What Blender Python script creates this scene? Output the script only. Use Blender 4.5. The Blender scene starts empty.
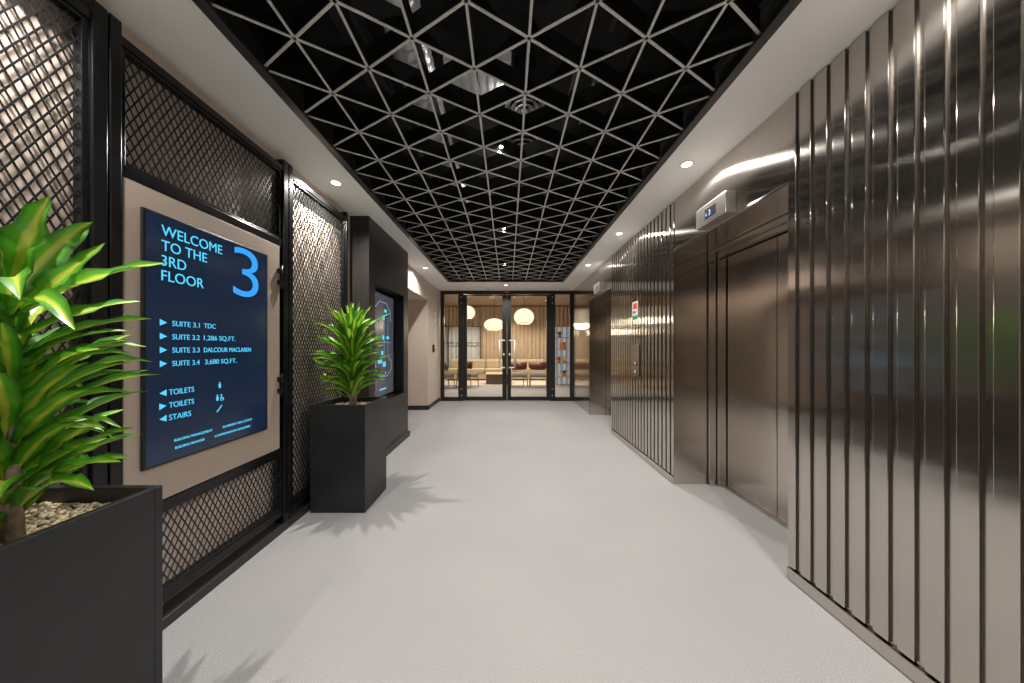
import bpy, bmesh, math, random
from mathutils import Vector, Matrix
PI = math.pi
SC = bpy.context.scene
COL = SC.collection

# ------------------------------------------------------------------ materials
def new_mat(name):
    m = bpy.data.materials.new(name); m.use_nodes = True
    nt = m.node_tree; nt.nodes.clear()
    out = nt.nodes.new('ShaderNodeOutputMaterial')
    b = nt.nodes.new('ShaderNodeBsdfPrincipled')
    nt.links.new(b.outputs[0], out.inputs[0])
    return m, nt, b, out

def pmat(name, col, rough=0.5, metal=0.0, spec=0.5, noise=0.0, nscale=20.0, bump=0.0, bscale=60.0,
         emit=None, estr=0.0, stretch=None, ndetail=4.0):
    m, nt, b, out = new_mat(name)
    b.inputs['Base Color'].default_value = (*col, 1)
    b.inputs['Roughness'].default_value = rough
    b.inputs['Metallic'].default_value = metal
    b.inputs['Specular IOR Level'].default_value = spec
    if noise or bump:
        tc = nt.nodes.new('ShaderNodeTexCoord')
        mp = nt.nodes.new('ShaderNodeMapping')
        nt.links.new(tc.outputs['Object'], mp.inputs[0])
        if stretch: mp.inputs['Scale'].default_value = stretch
    if noise:
        n = nt.nodes.new('ShaderNodeTexNoise'); n.inputs['Scale'].default_value = nscale
        n.inputs['Detail'].default_value = ndetail
        nt.links.new(mp.outputs[0], n.inputs['Vector'])
        r = nt.nodes.new('ShaderNodeValToRGB')
        r.color_ramp.elements[0].position = 0.3; r.color_ramp.elements[1].position = 0.7
        r.color_ramp.elements[0].color = (*[c*(1-noise) for c in col], 1)
        r.color_ramp.elements[1].color = (*[min(1, c*(1+noise)) for c in col], 1)
        nt.links.new(n.outputs['Fac'], r.inputs[0]); nt.links.new(r.outputs[0], b.inputs['Base Color'])
    if bump:
        n2 = nt.nodes.new('ShaderNodeTexNoise'); n2.inputs['Scale'].default_value = bscale
        n2.inputs['Detail'].default_value = 3
        nt.links.new(mp.outputs[0], n2.inputs['Vector'])
        bp = nt.nodes.new('ShaderNodeBump'); bp.inputs['Strength'].default_value = bump
        bp.inputs['Distance'].default_value = 0.01
        nt.links.new(n2.outputs['Fac'], bp.inputs['Height']); nt.links.new(bp.outputs[0], b.inputs['Normal'])
    if emit:
        b.inputs['Emission Color'].default_value = (*emit, 1)
        b.inputs['Emission Strength'].default_value = estr
    return m

def steel_mat(name, col, rough=0.155, aniso=0.97, wav=0.03):
    m, nt, b, out = new_mat(name)
    b.inputs['Metallic'].default_value = 1.0
    b.inputs['Anisotropic'].default_value = aniso
    tg = nt.nodes.new('ShaderNodeTangent'); tg.direction_type = 'UV_MAP'; tg.uv_map = 'UVMap'
    nt.links.new(tg.outputs[0], b.inputs['Tangent'])
    tc = nt.nodes.new('ShaderNodeTexCoord')
    mp = nt.nodes.new('ShaderNodeMapping'); mp.inputs['Scale'].default_value = (90, 90, 1.2)
    nt.links.new(tc.outputs['Object'], mp.inputs[0])
    n = nt.nodes.new('ShaderNodeTexNoise'); n.inputs['Scale'].default_value = 3; n.inputs['Detail'].default_value = 5
    nt.links.new(mp.outputs[0], n.inputs['Vector'])
    r = nt.nodes.new('ShaderNodeValToRGB')
    r.color_ramp.elements[0].position = 0.25; r.color_ramp.elements[1].position = 0.75
    r.color_ramp.elements[0].color = (*[c*0.965 for c in col], 1)
    r.color_ramp.elements[1].color = (*[c*1.035 for c in col], 1)
    nt.links.new(n.outputs['Fac'], r.inputs[0]); nt.links.new(r.outputs[0], b.inputs['Base Color'])
    mr = nt.nodes.new('ShaderNodeMapRange')
    mr.inputs['To Min'].default_value = rough*0.94; mr.inputs['To Max'].default_value = rough*1.06
    nt.links.new(n.outputs['Fac'], mr.inputs['Value']); nt.links.new(mr.outputs[0], b.inputs['Roughness'])
    if wav:
        n2 = nt.nodes.new('ShaderNodeTexNoise'); n2.inputs['Scale'].default_value = 1.6; n2.inputs['Detail'].default_value = 1
        nt.links.new(tc.outputs['Object'], n2.inputs['Vector'])
        bp = nt.nodes.new('ShaderNodeBump'); bp.inputs['Strength'].default_value = wav; bp.inputs['Distance'].default_value = 0.06
        nt.links.new(n2.outputs['Fac'], bp.inputs['Height']); nt.links.new(bp.outputs[0], b.inputs['Normal'])
    return m

def emis(name, col, s):
    m, nt, b, out = new_mat(name)
    e = nt.nodes.new('ShaderNodeEmission'); e.inputs[0].default_value = (*col, 1); e.inputs[1].default_value = s
    nt.links.new(e.outputs[0], out.inputs[0])
    return m

def glass_mat(name, tint=(0.97, 0.98, 0.97)):
    m, nt, b, out = new_mat(name)
    t = nt.nodes.new('ShaderNodeBsdfTransparent'); t.inputs[0].default_value = (*tint, 1)
    g = nt.nodes.new('ShaderNodeBsdfGlossy'); g.inputs['Roughness'].default_value = 0.02
    f = nt.nodes.new('ShaderNodeFresnel'); f.inputs[0].default_value = 1.3
    mx = nt.nodes.new('ShaderNodeMixShader')
    nt.links.new(f.outputs[0], mx.inputs[0]); nt.links.new(t.outputs[0], mx.inputs[1]); nt.links.new(g.outputs[0], mx.inputs[2])
    nt.links.new(mx.outputs[0], out.inputs[0])
    return m

def carpet_mat():
    m, nt, b, out = new_mat('carpet')
    tc = nt.nodes.new('ShaderNodeTexCoord')
    n = nt.nodes.new('ShaderNodeTexNoise'); n.inputs['Scale'].default_value = 280; n.inputs['Detail'].default_value = 6
    nt.links.new(tc.outputs['Object'], n.inputs['Vector'])
    r = nt.nodes.new('ShaderNodeValToRGB')
    r.color_ramp.elements[0].position = 0.32; r.color_ramp.elements[1].position = 0.72
    r.color_ramp.elements[0].color = (0.20, 0.196, 0.195, 1); r.color_ramp.elements[1].color = (0.44, 0.431, 0.424, 1)
    nt.links.new(n.outputs['Fac'], r.inputs[0])
    # carpet tiles: faint tone differences, tile by tile
    ck = nt.nodes.new('ShaderNodeTexChecker'); ck.inputs['Scale'].default_value = 2.0
    ck.inputs[1].default_value = (0.985, 0.985, 0.99, 1); ck.inputs[2].default_value = (1.0, 0.99, 0.985, 1)
    nt.links.new(tc.outputs['Object'], ck.inputs['Vector'])
    n3 = nt.nodes.new('ShaderNodeTexNoise'); n3.inputs['Scale'].default_value = 1.1; n3.inputs['Detail'].default_value = 4
    nt.links.new(tc.outputs['Object'], n3.inputs['Vector'])
    r3 = nt.nodes.new('ShaderNodeValToRGB')
    r3.color_ramp.elements[0].position = 0.3; r3.color_ramp.elements[1].position = 0.7
    r3.color_ramp.elements[0].color = (0.91, 0.91, 0.92, 1); r3.color_ramp.elements[1].color = (1, 0.995, 0.99, 1)
    nt.links.new(n3.outputs['Fac'], r3.inputs[0])
    m1 = nt.nodes.new('ShaderNodeMix'); m1.data_type = 'RGBA'; m1.blend_type = 'MULTIPLY'; m1.inputs[0].default_value = 1
    m2 = nt.nodes.new('ShaderNodeMix'); m2.data_type = 'RGBA'; m2.blend_type = 'MULTIPLY'; m2.inputs[0].default_value = 1
    nt.links.new(r.outputs[0], m1.inputs[6]); nt.links.new(ck.outputs[0], m1.inputs[7])
    nt.links.new(m1.outputs[2], m2.inputs[6]); nt.links.new(r3.outputs[0], m2.inputs[7])
    nt.links.new(m2.outputs[2], b.inputs['Base Color'])
    b.inputs['Roughness'].default_value = 0.9; b.inputs['Specular IOR Level'].default_value = 0.2
    bp = nt.nodes.new('ShaderNodeBump'); bp.inputs['Strength'].default_value = 0.05; bp.inputs['Distance'].default_value = 0.002
    nt.links.new(n.outputs['Fac'], bp.inputs['Height']); nt.links.new(bp.outputs[0], b.inputs['Normal'])
    return m

def leaf_mat():
    m, nt, b, out = new_mat('variegated_leaf')
    uv = nt.nodes.new('ShaderNodeUVMap'); uv.uv_map = 'UVMap'
    sp = nt.nodes.new('ShaderNodeSeparateXYZ'); nt.links.new(uv.outputs[0], sp.inputs[0])
    s = nt.nodes.new('ShaderNodeMath'); s.operation = 'SUBTRACT'; s.inputs[1].default_value = 0.5
    nt.links.new(sp.outputs[0], s.inputs[0])
    a = nt.nodes.new('ShaderNodeMath'); a.operation = 'ABSOLUTE'; nt.links.new(s.outputs[0], a.inputs[0])
    mp = nt.nodes.new('ShaderNodeMapping'); mp.inputs['Scale'].default_value = (26, 1.2, 1)
    nt.links.new(uv.outputs[0], mp.inputs[0])
    n = nt.nodes.new('ShaderNodeTexNoise'); n.inputs['Scale'].default_value = 1.0; n.inputs['Detail'].default_value = 3
    nt.links.new(mp.outputs[0], n.inputs['Vector'])
    ad = nt.nodes.new('ShaderNodeMath'); ad.operation = 'MULTIPLY_ADD'; ad.inputs[1].default_value = 0.16; 
    nt.links.new(n.outputs['Fac'], ad.inputs[0]); nt.links.new(a.outputs[0], ad.inputs[2])
    r = nt.nodes.new('ShaderNodeValToRGB')
    e = r.color_ramp.elements
    e[0].position = 0.12; e[0].color = (0.56, 0.62, 0.07, 1)
    e[1].position = 0.50; e[1].color = (0.05, 0.19, 0.015, 1)
    x = e.new(0.185); x.color = (0.38, 0.52, 0.05, 1)
    x = e.new(0.235); x.color = (0.13, 0.40, 0.02, 1)
    x = e.new(0.42); x.color = (0.085, 0.32, 0.018, 1)
    nt.links.new(ad.outputs[0], r.inputs[0])
    nt.links.new(r.outputs[0], b.inputs['Base Color'])
    b.inputs['Roughness'].default_value = 0.34
    tr = nt.nodes.new('ShaderNodeBsdfTranslucent'); nt.links.new(r.outputs[0], tr.inputs[0])
    mx = nt.nodes.new('ShaderNodeMixShader'); mx.inputs[0].default_value = 0.22
    nt.links.new(b.outputs[0], mx.inputs[1]); nt.links.new(tr.outputs[0], mx.inputs[2])
    nt.links.new(mx.outputs[0], out.inputs[0])
    return m

M = {}
M['carpet'] = carpet_mat()
M['beige'] = pmat('beige_wall_paint', (0.60, 0.495, 0.42), 0.6, noise=0.03, nscale=1.5, bump=0.03, bscale=150)
M['white'] = pmat('ceiling_paint', (0.90, 0.88, 0.86), 0.75, bump=0.03, bscale=120)
M['blackpaint'] = pmat('plenum_black', (0.012, 0.012, 0.012), 0.9, noise=0.3, nscale=2)
M['lattice'] = pmat('lattice_black', (0.008, 0.008, 0.008), 0.7, spec=0.15, noise=0.1, nscale=10)
M['latticeedge'] = pmat('lattice_edge', (0.62, 0.60, 0.575), 0.45, noise=0.05, nscale=10)
M['trim'] = pmat('ceiling_trim', (0.035, 0.034, 0.034), 0.4, noise=0.1, nscale=10)
M['steelframe'] = pmat('black_steel', (0.006, 0.006, 0.0065), 0.25, spec=0.35, bump=0.04, bscale=80)
M['mesh'] = pmat('mesh_steel', (0.022, 0.022, 0.022), 0.26, metal=0.3, spec=0.6, noise=0.1, nscale=30)
M['plinth'] = pmat('dark_plinth', (0.02, 0.02, 0.021), 0.4, noise=0.1, nscale=10)
M['planter'] = pmat('planter_fibre', (0.017, 0.0175, 0.019), 0.42, spec=0.4, noise=0.18, nscale=5, bump=0.03, bscale=30)
M['boxlam'] = pmat('dark_laminate', (0.024, 0.0205, 0.0185), 0.38, spec=0.4, noise=0.22, nscale=4, stretch=(14, 14, 0.6), bump=0.02, bscale=20)
M['recess'] = pmat('recess_black', (0.008, 0.008, 0.008), 0.4, noise=0.1)
M['steel'] = steel_mat('brushed_steel', (0.58, 0.54, 0.495))
M['steelslat'] = steel_mat('brushed_steel_slats', (0.56, 0.52, 0.475), rough=0.15)
M['steeldoor'] = steel_mat('brushed_steel_door', (0.60, 0.545, 0.495), rough=0.18)
M['slatshade'] = pmat('groove_shade_steel', (0.10, 0.088, 0.075), 0.3, metal=0.8, noise=0.1)  # slat returns: dirt and shade of the grooves put into the colour
M['board'] = pmat('beige_board', (0.38, 0.305, 0.25), 0.5, noise=0.03, nscale=3)
M['steelbox'] = steel_mat('satin_steel', (0.58, 0.55, 0.52), rough=0.35, aniso=0.5, wav=0)
M['chrome'] = pmat('satin_chrome', (0.82, 0.81, 0.79), 0.4, metal=0.3, noise=0.03)
M['duct'] = pmat('silver_duct', (0.85, 0.87, 0.87), 0.35, metal=0.4, noise=0.2, nscale=9, bump=0.5, bscale=14)
M['grille'] = pmat('pale_grille', (0.8, 0.8, 0.8), 0.5, noise=0.05)
M['screen'] = pmat('display_panel', (0.008, 0.012, 0.022), 0.16, emit=(0.006, 0.022, 0.062), estr=0.5, noise=0.02, nscale=2)
M['screen2'] = pmat('map_panel', (0.06, 0.058, 0.062), 0.2, emit=(0.09, 0.085, 0.10), estr=0.6, noise=0.05, nscale=2)
M['bezel'] = pmat('bezel_black', (0.007, 0.007, 0.008), 0.35, noise=0.05)
M['cyan'] = emis('cyan_lettering', (0.10, 0.62, 0.95), 1.15)
M['blue'] = emis('sky_blue_numeral', (0.045, 0.36, 0.96), 1.1)
M['paleline'] = emis('pale_blue_line', (0.22, 0.48, 0.75), 0.8)
M['led'] = emis('indicator_digits', (0.35, 0.6, 1.0), 1.6)
M['redled'] = emis('red_led', (0.8, 0.05, 0.05), 0.6)
M['lens'] = emis('downlight_lens', (1.0, 0.95, 0.88), 9.0)
M['bulb'] = emis('spot_bulb', (1.0, 0.96, 0.9), 40.0)
M['pendant'] = emis('glowing_shade', (1.0, 0.86, 0.62), 1.35)
M['whitering'] = pmat('white_ring', (0.8, 0.79, 0.77), 0.45, noise=0.02)
M['glass'] = glass_mat('clear_glass')
M['doorframe'] = pmat('black_door_frame', (0.012, 0.012, 0.012), 0.4, noise=0.1)
M['leaf'] = leaf_mat()
M['cane'] = pmat('woody_cane', (0.16, 0.12, 0.075), 0.75, noise=0.35, nscale=30, bump=0.4, bscale=50)
M['pebble'] = pmat('tan_pebbles', (0.62, 0.50, 0.34), 0.5, noise=0.5, nscale=38, ndetail=1)
M['soil'] = pmat('soil', (0.07, 0.05, 0.035), 0.9, noise=0.3)
M['sticker'] = pmat('sticker_white', (0.75, 0.75, 0.73), 0.5, noise=0.02)
M['red'] = pmat('sticker_red', (0.65, 0.05, 0.03), 0.5, noise=0.02)
M['green'] = pmat('sticker_green', (0.04, 0.35, 0.12), 0.5, noise=0.02)
M['curtain'] = pmat('beige_curtain', (0.52, 0.39, 0.27), 0.85, noise=0.08, nscale=6)
M['sheer'] = pmat('sheer_blind', (0.60, 0.63, 0.62), 0.8, noise=0.05, nscale=6)
M['sofa'] = pmat('mustard_sofa', (0.54, 0.44, 0.28), 0.85, noise=0.08, nscale=40, bump=0.1, bscale=200)
M['leather'] = pmat('brown_leather', (0.12, 0.035, 0.02), 0.4, noise=0.25, nscale=12)
M['greyfab'] = pmat('grey_fabric', (0.22, 0.19, 0.19), 0.9, noise=0.1, nscale=60)
M['wood'] = pmat('pale_wood', (0.42, 0.24, 0.11), 0.5, noise=0.2, nscale=5, stretch=(8, 8, 1))
M['darkwood'] = pmat('dark_wood', (0.08, 0.045, 0.04), 0.45, noise=0.25, nscale=5, stretch=(1, 8, 8))
M['rug'] = pmat('pale_rug', (0.66, 0.56, 0.47), 0.95, noise=0.06, nscale=90)
M['loungewall'] = pmat('lounge_wall', (0.40, 0.30, 0.22), 0.7, noise=0.04, nscale=2)
M['bluepane'] = emis('dusk_window', (0.36, 0.44, 0.50), 0.8)
M['copper'] = pmat('copper_pot', (0.45, 0.19, 0.06), 0.4, noise=0.1)
M['darkleaf'] = pmat('small_leaves', (0.03, 0.09, 0.02), 0.5, noise=0.4, nscale=20)
M['books'] = pmat('paper_box', (0.55, 0.42, 0.28), 0.6, noise=0.1)

# ------------------------------------------------------------------ geometry helpers
class MB:
    def __init__(self):
        self.bm = bmesh.new(); self.mi = 0
    def face(self, pts):
        f = self.bm.faces.new([self.bm.verts.new(p) for p in pts]); f.material_index = self.mi; return f
    def box(self, x0, x1, y0, y1, z0, z1, bev=0.0, seg=2):
        b = bmesh.new()
        bmesh.ops.create_cube(b, size=1)
        for v in b.verts:
            v.co = Vector(((x0+x1)/2+v.co.x*(x1-x0), (y0+y1)/2+v.co.y*(y1-y0), (z0+z1)/2+v.co.z*(z1-z0)))
        if bev: bmesh.ops.bevel(b, geom=b.edges[:], offset=bev, segments=seg, affect='EDGES', profile=0.5)
        self.merge(b); return self
    def merge(self, b, mat=None):
        vm = {}
        for v in b.verts:
            vm[v] = self.bm.verts.new(mat @ v.co if mat else v.co)
        for f in b.faces:
            try:
                nf = self.bm.faces.new([vm[v] for v in f.verts]); nf.material_index = self.mi; nf.smooth = f.smooth
            except ValueError: pass
        b.free()
    def bar(self, p, q, w, h, up=(0, 0, 1)):
        """box bar from p to q; w = width across, h = height along up"""
        p = Vector(p); q = Vector(q); d = (q-p).normalized(); up = Vector(up)
        s = d.cross(up).normalized(); u = s.cross(d).normalized()
        c = []
        for e in (p, q):
            for a, b in ((-1, -1), (1, -1), (1, 1), (-1, 1)):
                c.append(self.bm.verts.new(e + s*(a*w/2) + u*(b*h/2)))
        for idx in ((0, 3, 2, 1), (4, 5, 6, 7), (0, 1, 5, 4), (1, 2, 6, 5), (2, 3, 7, 6), (3, 0, 4, 7)):
            f = self.bm.faces.new([c[i] for i in idx]); f.material_index = self.mi
        return self
    def tube(self, pts, r, n=12, caps=True, smooth=True):
        pts = [Vector(p) for p in pts]
        rs = r if isinstance(r, (list, tuple)) else [r]*len(pts)
        rings = []; ref = None
        for i, p in enumerate(pts):
            if i == 0: d = pts[1]-p
            elif i == len(pts)-1: d = p-pts[i-1]
            else: d = (pts[i+1]-p).normalized()+(p-pts[i-1]).normalized()
            d.normalize()
            if ref is None:
                ref = Vector((0, 0, 1)) if abs(d.z) < 0.9 else Vector((1, 0, 0))
            s = d.cross(ref).normalized(); u = s.cross(d).normalized(); ref = u
            rings.append([self.bm.verts.new(p+s*(math.cos(2*PI*k/n)*rs[i])+u*(math.sin(2*PI*k/n)*rs[i])) for k in range(n)])
        for a, b in zip(rings, rings[1:]):
            for k in range(n):
                f = self.bm.faces.new((a[k], a[(k+1) % n], b[(k+1) % n], b[k])); f.smooth = smooth; f.material_index = self.mi
        if caps:
            for rr in (rings[0], rings[-1]):
                f = self.bm.faces.new(rr); f.material_index = self.mi
        return self
    def lathe(self, prof, c=(0, 0, 0), n=32, smooth=True):
        """prof: list of (r, z) about the z axis"""
        c = Vector(c); rings = []
        for r, z in prof:
            if r < 1e-6: rings.append([self.bm.verts.new(c+Vector((0, 0, z)))])
            else: rings.append([self.bm.verts.new(c+Vector((r*math.cos(2*PI*k/n), r*math.sin(2*PI*k/n), z))) for k in range(n)])
        for a, b in zip(rings, rings[1:]):
            for k in range(n):
                vs = [a[k % len(a)], a[(k+1) % len(a)], b[(k+1) % len(b)], b[k % len(b)]]
                u = []
                for v in vs:
                    if v not in u: u.append(v)
                if len(u) > 2:
                    f = self.bm.faces.new(u); f.smooth = smooth; f.material_index = self.mi
        return self
    def build(self, name, mats, parent=None, loc=None, boxuv=True, recalc=True):
        if recalc: bmesh.ops.recalc_face_normals(self.bm, faces=self.bm.faces[:])
        me = bpy.data.meshes.new(name)
        if boxuv:
            uvl = self.bm.loops.layers.uv.get('UVMap') or self.bm.loops.layers.uv.new('UVMap')
            self.bm.normal_update()
            for f in self.bm.faces:
                n = f.normal; ax = max(range(3), key=lambda i: abs(n[i]))
                for l in f.loops:
                    co = l.vert.co
                    l[uvl].uv = (co.y, co.z) if ax == 0 else ((co.x, co.z) if ax == 1 else (co.y, co.x))
        if loc is not None:
            for v in self.bm.verts: v.co -= Vector(loc)
        self.bm.to_mesh(me); self.bm.free()
        for m in (mats if isinstance(mats, (list, tuple)) else [mats]): me.materials.append(m)
        o = bpy.data.objects.new(name, me); COL.objects.link(o)
        if parent:
            o.parent = parent
            if loc is None:   # geometry was written in world space: take the parent's place out
                o.matrix_parent_inverse = Matrix.Translation(-parent_world(parent))
            else: o.location = loc
        elif loc is not None: o.location = loc
        return o

def parent_world(p):
    # a mesh part written in world space has an identity world matrix; an Empty sits unrotated at its location
    return p.location.copy() if p.type == 'EMPTY' else Vector((0, 0, 0))

def tag(o, label=None, cat=None, group=None, kind=None):
    if label: o['label'] = label
    if cat: o['category'] = cat
    if group: o['group'] = group
    if kind: o['kind'] = kind
    return o

def thing(name, label, cat, loc=(0, 0, 0), group=None):
    o = bpy.data.objects.new(name, None); COL.objects.link(o)
    o.empty_display_size = 0.1; o.location = loc
    return tag(o, label, cat, group)

def struct(name, mb, mat, parent=None):
    return tag(mb.build(name, mat, parent), kind='structure')

def copy_tree(o, parent=None):
    c = o.copy(); COL.objects.link(c)
    if parent: c.parent = parent
    for ch in list(o.children): copy_tree(ch, c)
    return c

def lamp(kind, name, loc, energy, color=(1, 0.96, 0.91), parent=None, size=0.05, spot=None, blend=0.6, aim=(0, 0, -1)):
    d = bpy.data.lights.new(name, kind); d.energy = energy; d.color = color
    if kind == 'SPOT':
        d.spot_size = spot; d.spot_blend = blend; d.shadow_soft_size = size
    elif kind == 'POINT': d.shadow_soft_size = size
    elif kind == 'AREA': d.size = size; d.shape = 'DISK'
    o = bpy.data.objects.new(name, d); COL.objects.link(o)
    o.rotation_euler = Vector(aim).to_track_quat('-Z', 'Y').to_euler()
    if parent:
        o.parent = parent
    o.location = loc
    return o

# ------------------------------------------------------------------ dimensions (metres; camera at the origin looking along +Y)
ZC = 2.56            # plaster soffit
WL, WR = -1.59, 1.50 # left / right wall planes
YB, YE = -3.2, 7.26  # wall behind the camera, glazed end
LX0, LX1, LY1 = -1.195, 1.112, 6.27   # opening for the lattice
ZL = 2.58            # underside of the lattice
EYE = 1.23

# ------------------------------------------------------------------ floor, walls, ceiling
m = MB(); m.box(-4.2, 3.2, YB-0.1, 14.0, -0.12, 0.0)
struct('floor', m, M['carpet'])

m = MB()   # plaster ceiling with the long opening
m.box(-3.2, LX0, YB, YE+0.06, ZC, ZC+0.1)
m.box(LX1, 2.2, YB, YE+0.06, ZC, ZC+0.1)
m.box(LX0, LX1, LY1, YE+0.06, ZC, ZC+0.1)
struct('ceiling', m, M['white'])
m = MB()   # dark void over the lattice
m.box(-2.4, 2.4, YB, YE, 3.35, 3.45); m.box(-2.5, -2.4, YB, YE, ZC+0.1, 3.45); m.box(2.4, 2.5, YB, YE, ZC+0.1, 3.45)
m.box(-2.5, 2.5, LY1+0.3, LY1+0.4, ZC+0.1, 3.4); m.box(-2.5, 2.5, YB-0.1, YB, ZC+0.1, 3.45)
m.box(LX0-0.012, LX0-0.002, YB, LY1, ZC+0.1, 2.75); m.box(LX1+0.002, LX1+0.012, YB, LY1, ZC+0.1, 2.75)
tag(m.build('ceiling_void', M['blackpaint']), kind='structure')

AY0, AY1, AZ = 4.36, 6.23, 2.185     # alcove opening in the left wall
m = MB()
m.box(WL-0.1, WL, YB, AY0, 0, ZC)
m.box(WL-0.1, WL, AY0, AY1, AZ, ZC)
m.box(WL-0.1, WL, AY1, YE+0.06, 0, ZC)
m.box(-3.1, WL-0.1, AY1, AY1+0.1, 0, ZC)       # alcove far side
m.box(-3.1, WL-0.1, AY0-0.1, AY0, 0, ZC)
m.box(-3.2, -3.1, AY0-0.1, AY1+0.1, 0, ZC)
m.box(-3.1, WL-0.1, AY0, AY1, AZ, AZ+0.05)
struct('wall_left', m, M['beige'])
m = MB(); m.box(WL-0.1, 2.2, YB-0.1, YB, 0, ZC); struct('wall_back', m, M['boxlam'])

m = MB()
m.box(WL, WL+0.012, AY1-0.012, YE, 0, 0.085); m.box(-3.1, WL+0.012, AY1-0.012, AY1, 0, 0.085); m.box(-3.1, -3.088, AY0, AY1, 0, 0.085)
struct('baseboard_left', m, M['plinth'])
m = MB(); m.box(WL, -1.50, 0.0, 3.10, 0, 0.048, 0.003); m.box(WL, -1.50, YB, -0.02, 0, 0.048, 0.003)
struct('trim_1', m, M['plinth'])

# right wall: steel header strips, far panel, hidden masonry
S1, S2 = (-0.328, 1.672), (2.826, 4.53)        # slatted panels
P1, P2 = (1.672, 2.826), (4.53, 5.75)          # lift portals
ZP = 2.10
m = MB()
m.box(WR, WR+0.02, P1[0], P1[1], ZP, ZC); m.box(WR, WR+0.02, P2[0], P2[1], ZP, ZC)
m.box(WR, WR+0.02, P2[1], 6.55, 0, ZC); m.box(WR, WR+0.02, 6.553, YE+0.02, 0, ZC)
m.box(WR, WR+0.02, YB, S1[0], 0, ZC)
m.box(2.0, 2.1, YB, YE, 0, ZC)
struct('wall_right', m, M['steel'])

# ------------------------------------------------------------------ slatted steel cladding
def slat_panel(y0, y1, label, from_far=True):
    t = thing('slatted_cladding', label, 'wall cladding', (WR, y0, 0), 'slatted steel wall panels')
    pitch, gap, dep = 0.0795, 0.027, 0.011
    xs, xg, b = WR-0.005, WR-0.005+dep, 0.0025
    gaps = []; g = 0.057
    while g < (y1-y0)-0.03: gaps.append(g); g += pitch
    gaps = sorted([y1-g for g in gaps]) if from_far else [y0+g for g in gaps]
    ed = [y0]
    for g in gaps: ed += [g-gap/2, g+gap/2]
    ed.append(y1); prof = []
    for i in range(0, len(ed), 2):
        a, e = ed[i], ed[i+1]
        prof += [(xs+b, a), (xs+b*0.3, a+b*0.3), (xs, a+b), (xs, e-b), (xs+b*0.3, e-b*0.3), (xs+b, e)]
        if i+2 < len(ed): prof += [(xg, e), (xg, ed[i+2])]
    m = MB()
    lo = [m.bm.verts.new((x, y, 0.075)) for x, y in prof]; hi = [m.bm.verts.new((x, y, ZC-0.004)) for x, y in prof]
    for i in range(len(prof)-1):
        f = m.bm.faces.new((lo[i], lo[i+1], hi[i+1], hi[i]))
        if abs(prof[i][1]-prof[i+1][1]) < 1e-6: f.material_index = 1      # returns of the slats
    # returns and back, so the panel is a solid sheet
    m.box(xg+0.002, WR+0.03, y0+0.0005, y1-0.0005, 0.0, ZC-0.006)
    m.build('slats', [M['steelslat'], M['slatshade']], t, recalc=True)
    q = MB(); q.box(xs-0.008, xg, y0, y1, 0.006, 0.066, 0.002); q.build('kick_plate', M['steel'], t)
    return t
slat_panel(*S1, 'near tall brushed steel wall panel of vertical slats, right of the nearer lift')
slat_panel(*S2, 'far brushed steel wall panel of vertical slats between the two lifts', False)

# ------------------------------------------------------------------ lifts
def lift(py, label):
    y0, y1 = py
    t = thing('lift_entrance', label, 'lift', (WR, (y0+y1)/2, 0), 'stainless steel lift entrances')
    XR = 1.80
    m = MB()
    m.box(WR, XR, y1-0.001, y1+0.02, 0.002, ZP); m.box(WR, XR, y0-0.02, y0+0.001, 0.002, ZP)
    m.box(WR-0.006, XR, y0+0.001, y1-0.001, ZP-0.001, ZP+0.018, 0.003)
    m.build('portal_surround', M['steel'], t)
    m = MB()   # dark shadow gaps
    m.box(XR-0.007, XR+0.001, y1-0.0015, y1+0.01, 0.002, ZP-0.001); m.box(XR-0.007, XR+0.001, y0-0.01, y0+0.0015, 0.002, ZP-0.001)
    m.box(XR-0.007, XR+0.001, y0, y1, ZP-0.0025, ZP)
    m.box(1.966, 1.98, y0+0.02, y1-0.02, 0.006, ZP-0.02)
    m.build('shadow_gap', M['recess'], t)
    m = MB()   # stepped architrave
    for (x0, x1, j, h) in ((XR+0.001, 1.858, 0.030, 0.030), (1.864, 1.93, 0.062, 0.062)):
        m.box(x0, x1, y1-j, y1+0.02, 0.002, ZP, 0.002); m.box(x0, x1, y0-0.02, y0+j, 0.002, ZP, 0.002)
        m.box(x0, x1, y0+j, y1-j, ZP-h, ZP, 0.002)
    m.build('architrave', M['steel'], t)
    yc = (y0+y1)/2
    for a, b in ((y0+0.072, yc-0.003), (yc+0.003, y1-0.072)):
        m = MB(); m.box(1.932, 1.965, a, b, 0.006, ZP-0.070, 0.003); m.build('door_leaf', M['steeldoor'], t)
    m = MB(); m.box(1.90, 1.99, y0+0.062, y1-0.062, 0.0005, 0.005)
    for k in range(3): m.box(1.91+k*0.025, 1.918+k*0.025, y0+0.062, y1-0.062, 0.005, 0.007)
    m.build('door_sill', M['steelbox'], t)
    return t
lift(P1, 'nearer lift with stainless steel doors in a deep portal, right of the corridor')
lift(P2, 'farther lift portal in stainless steel, next to the glazed end doors')

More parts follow.
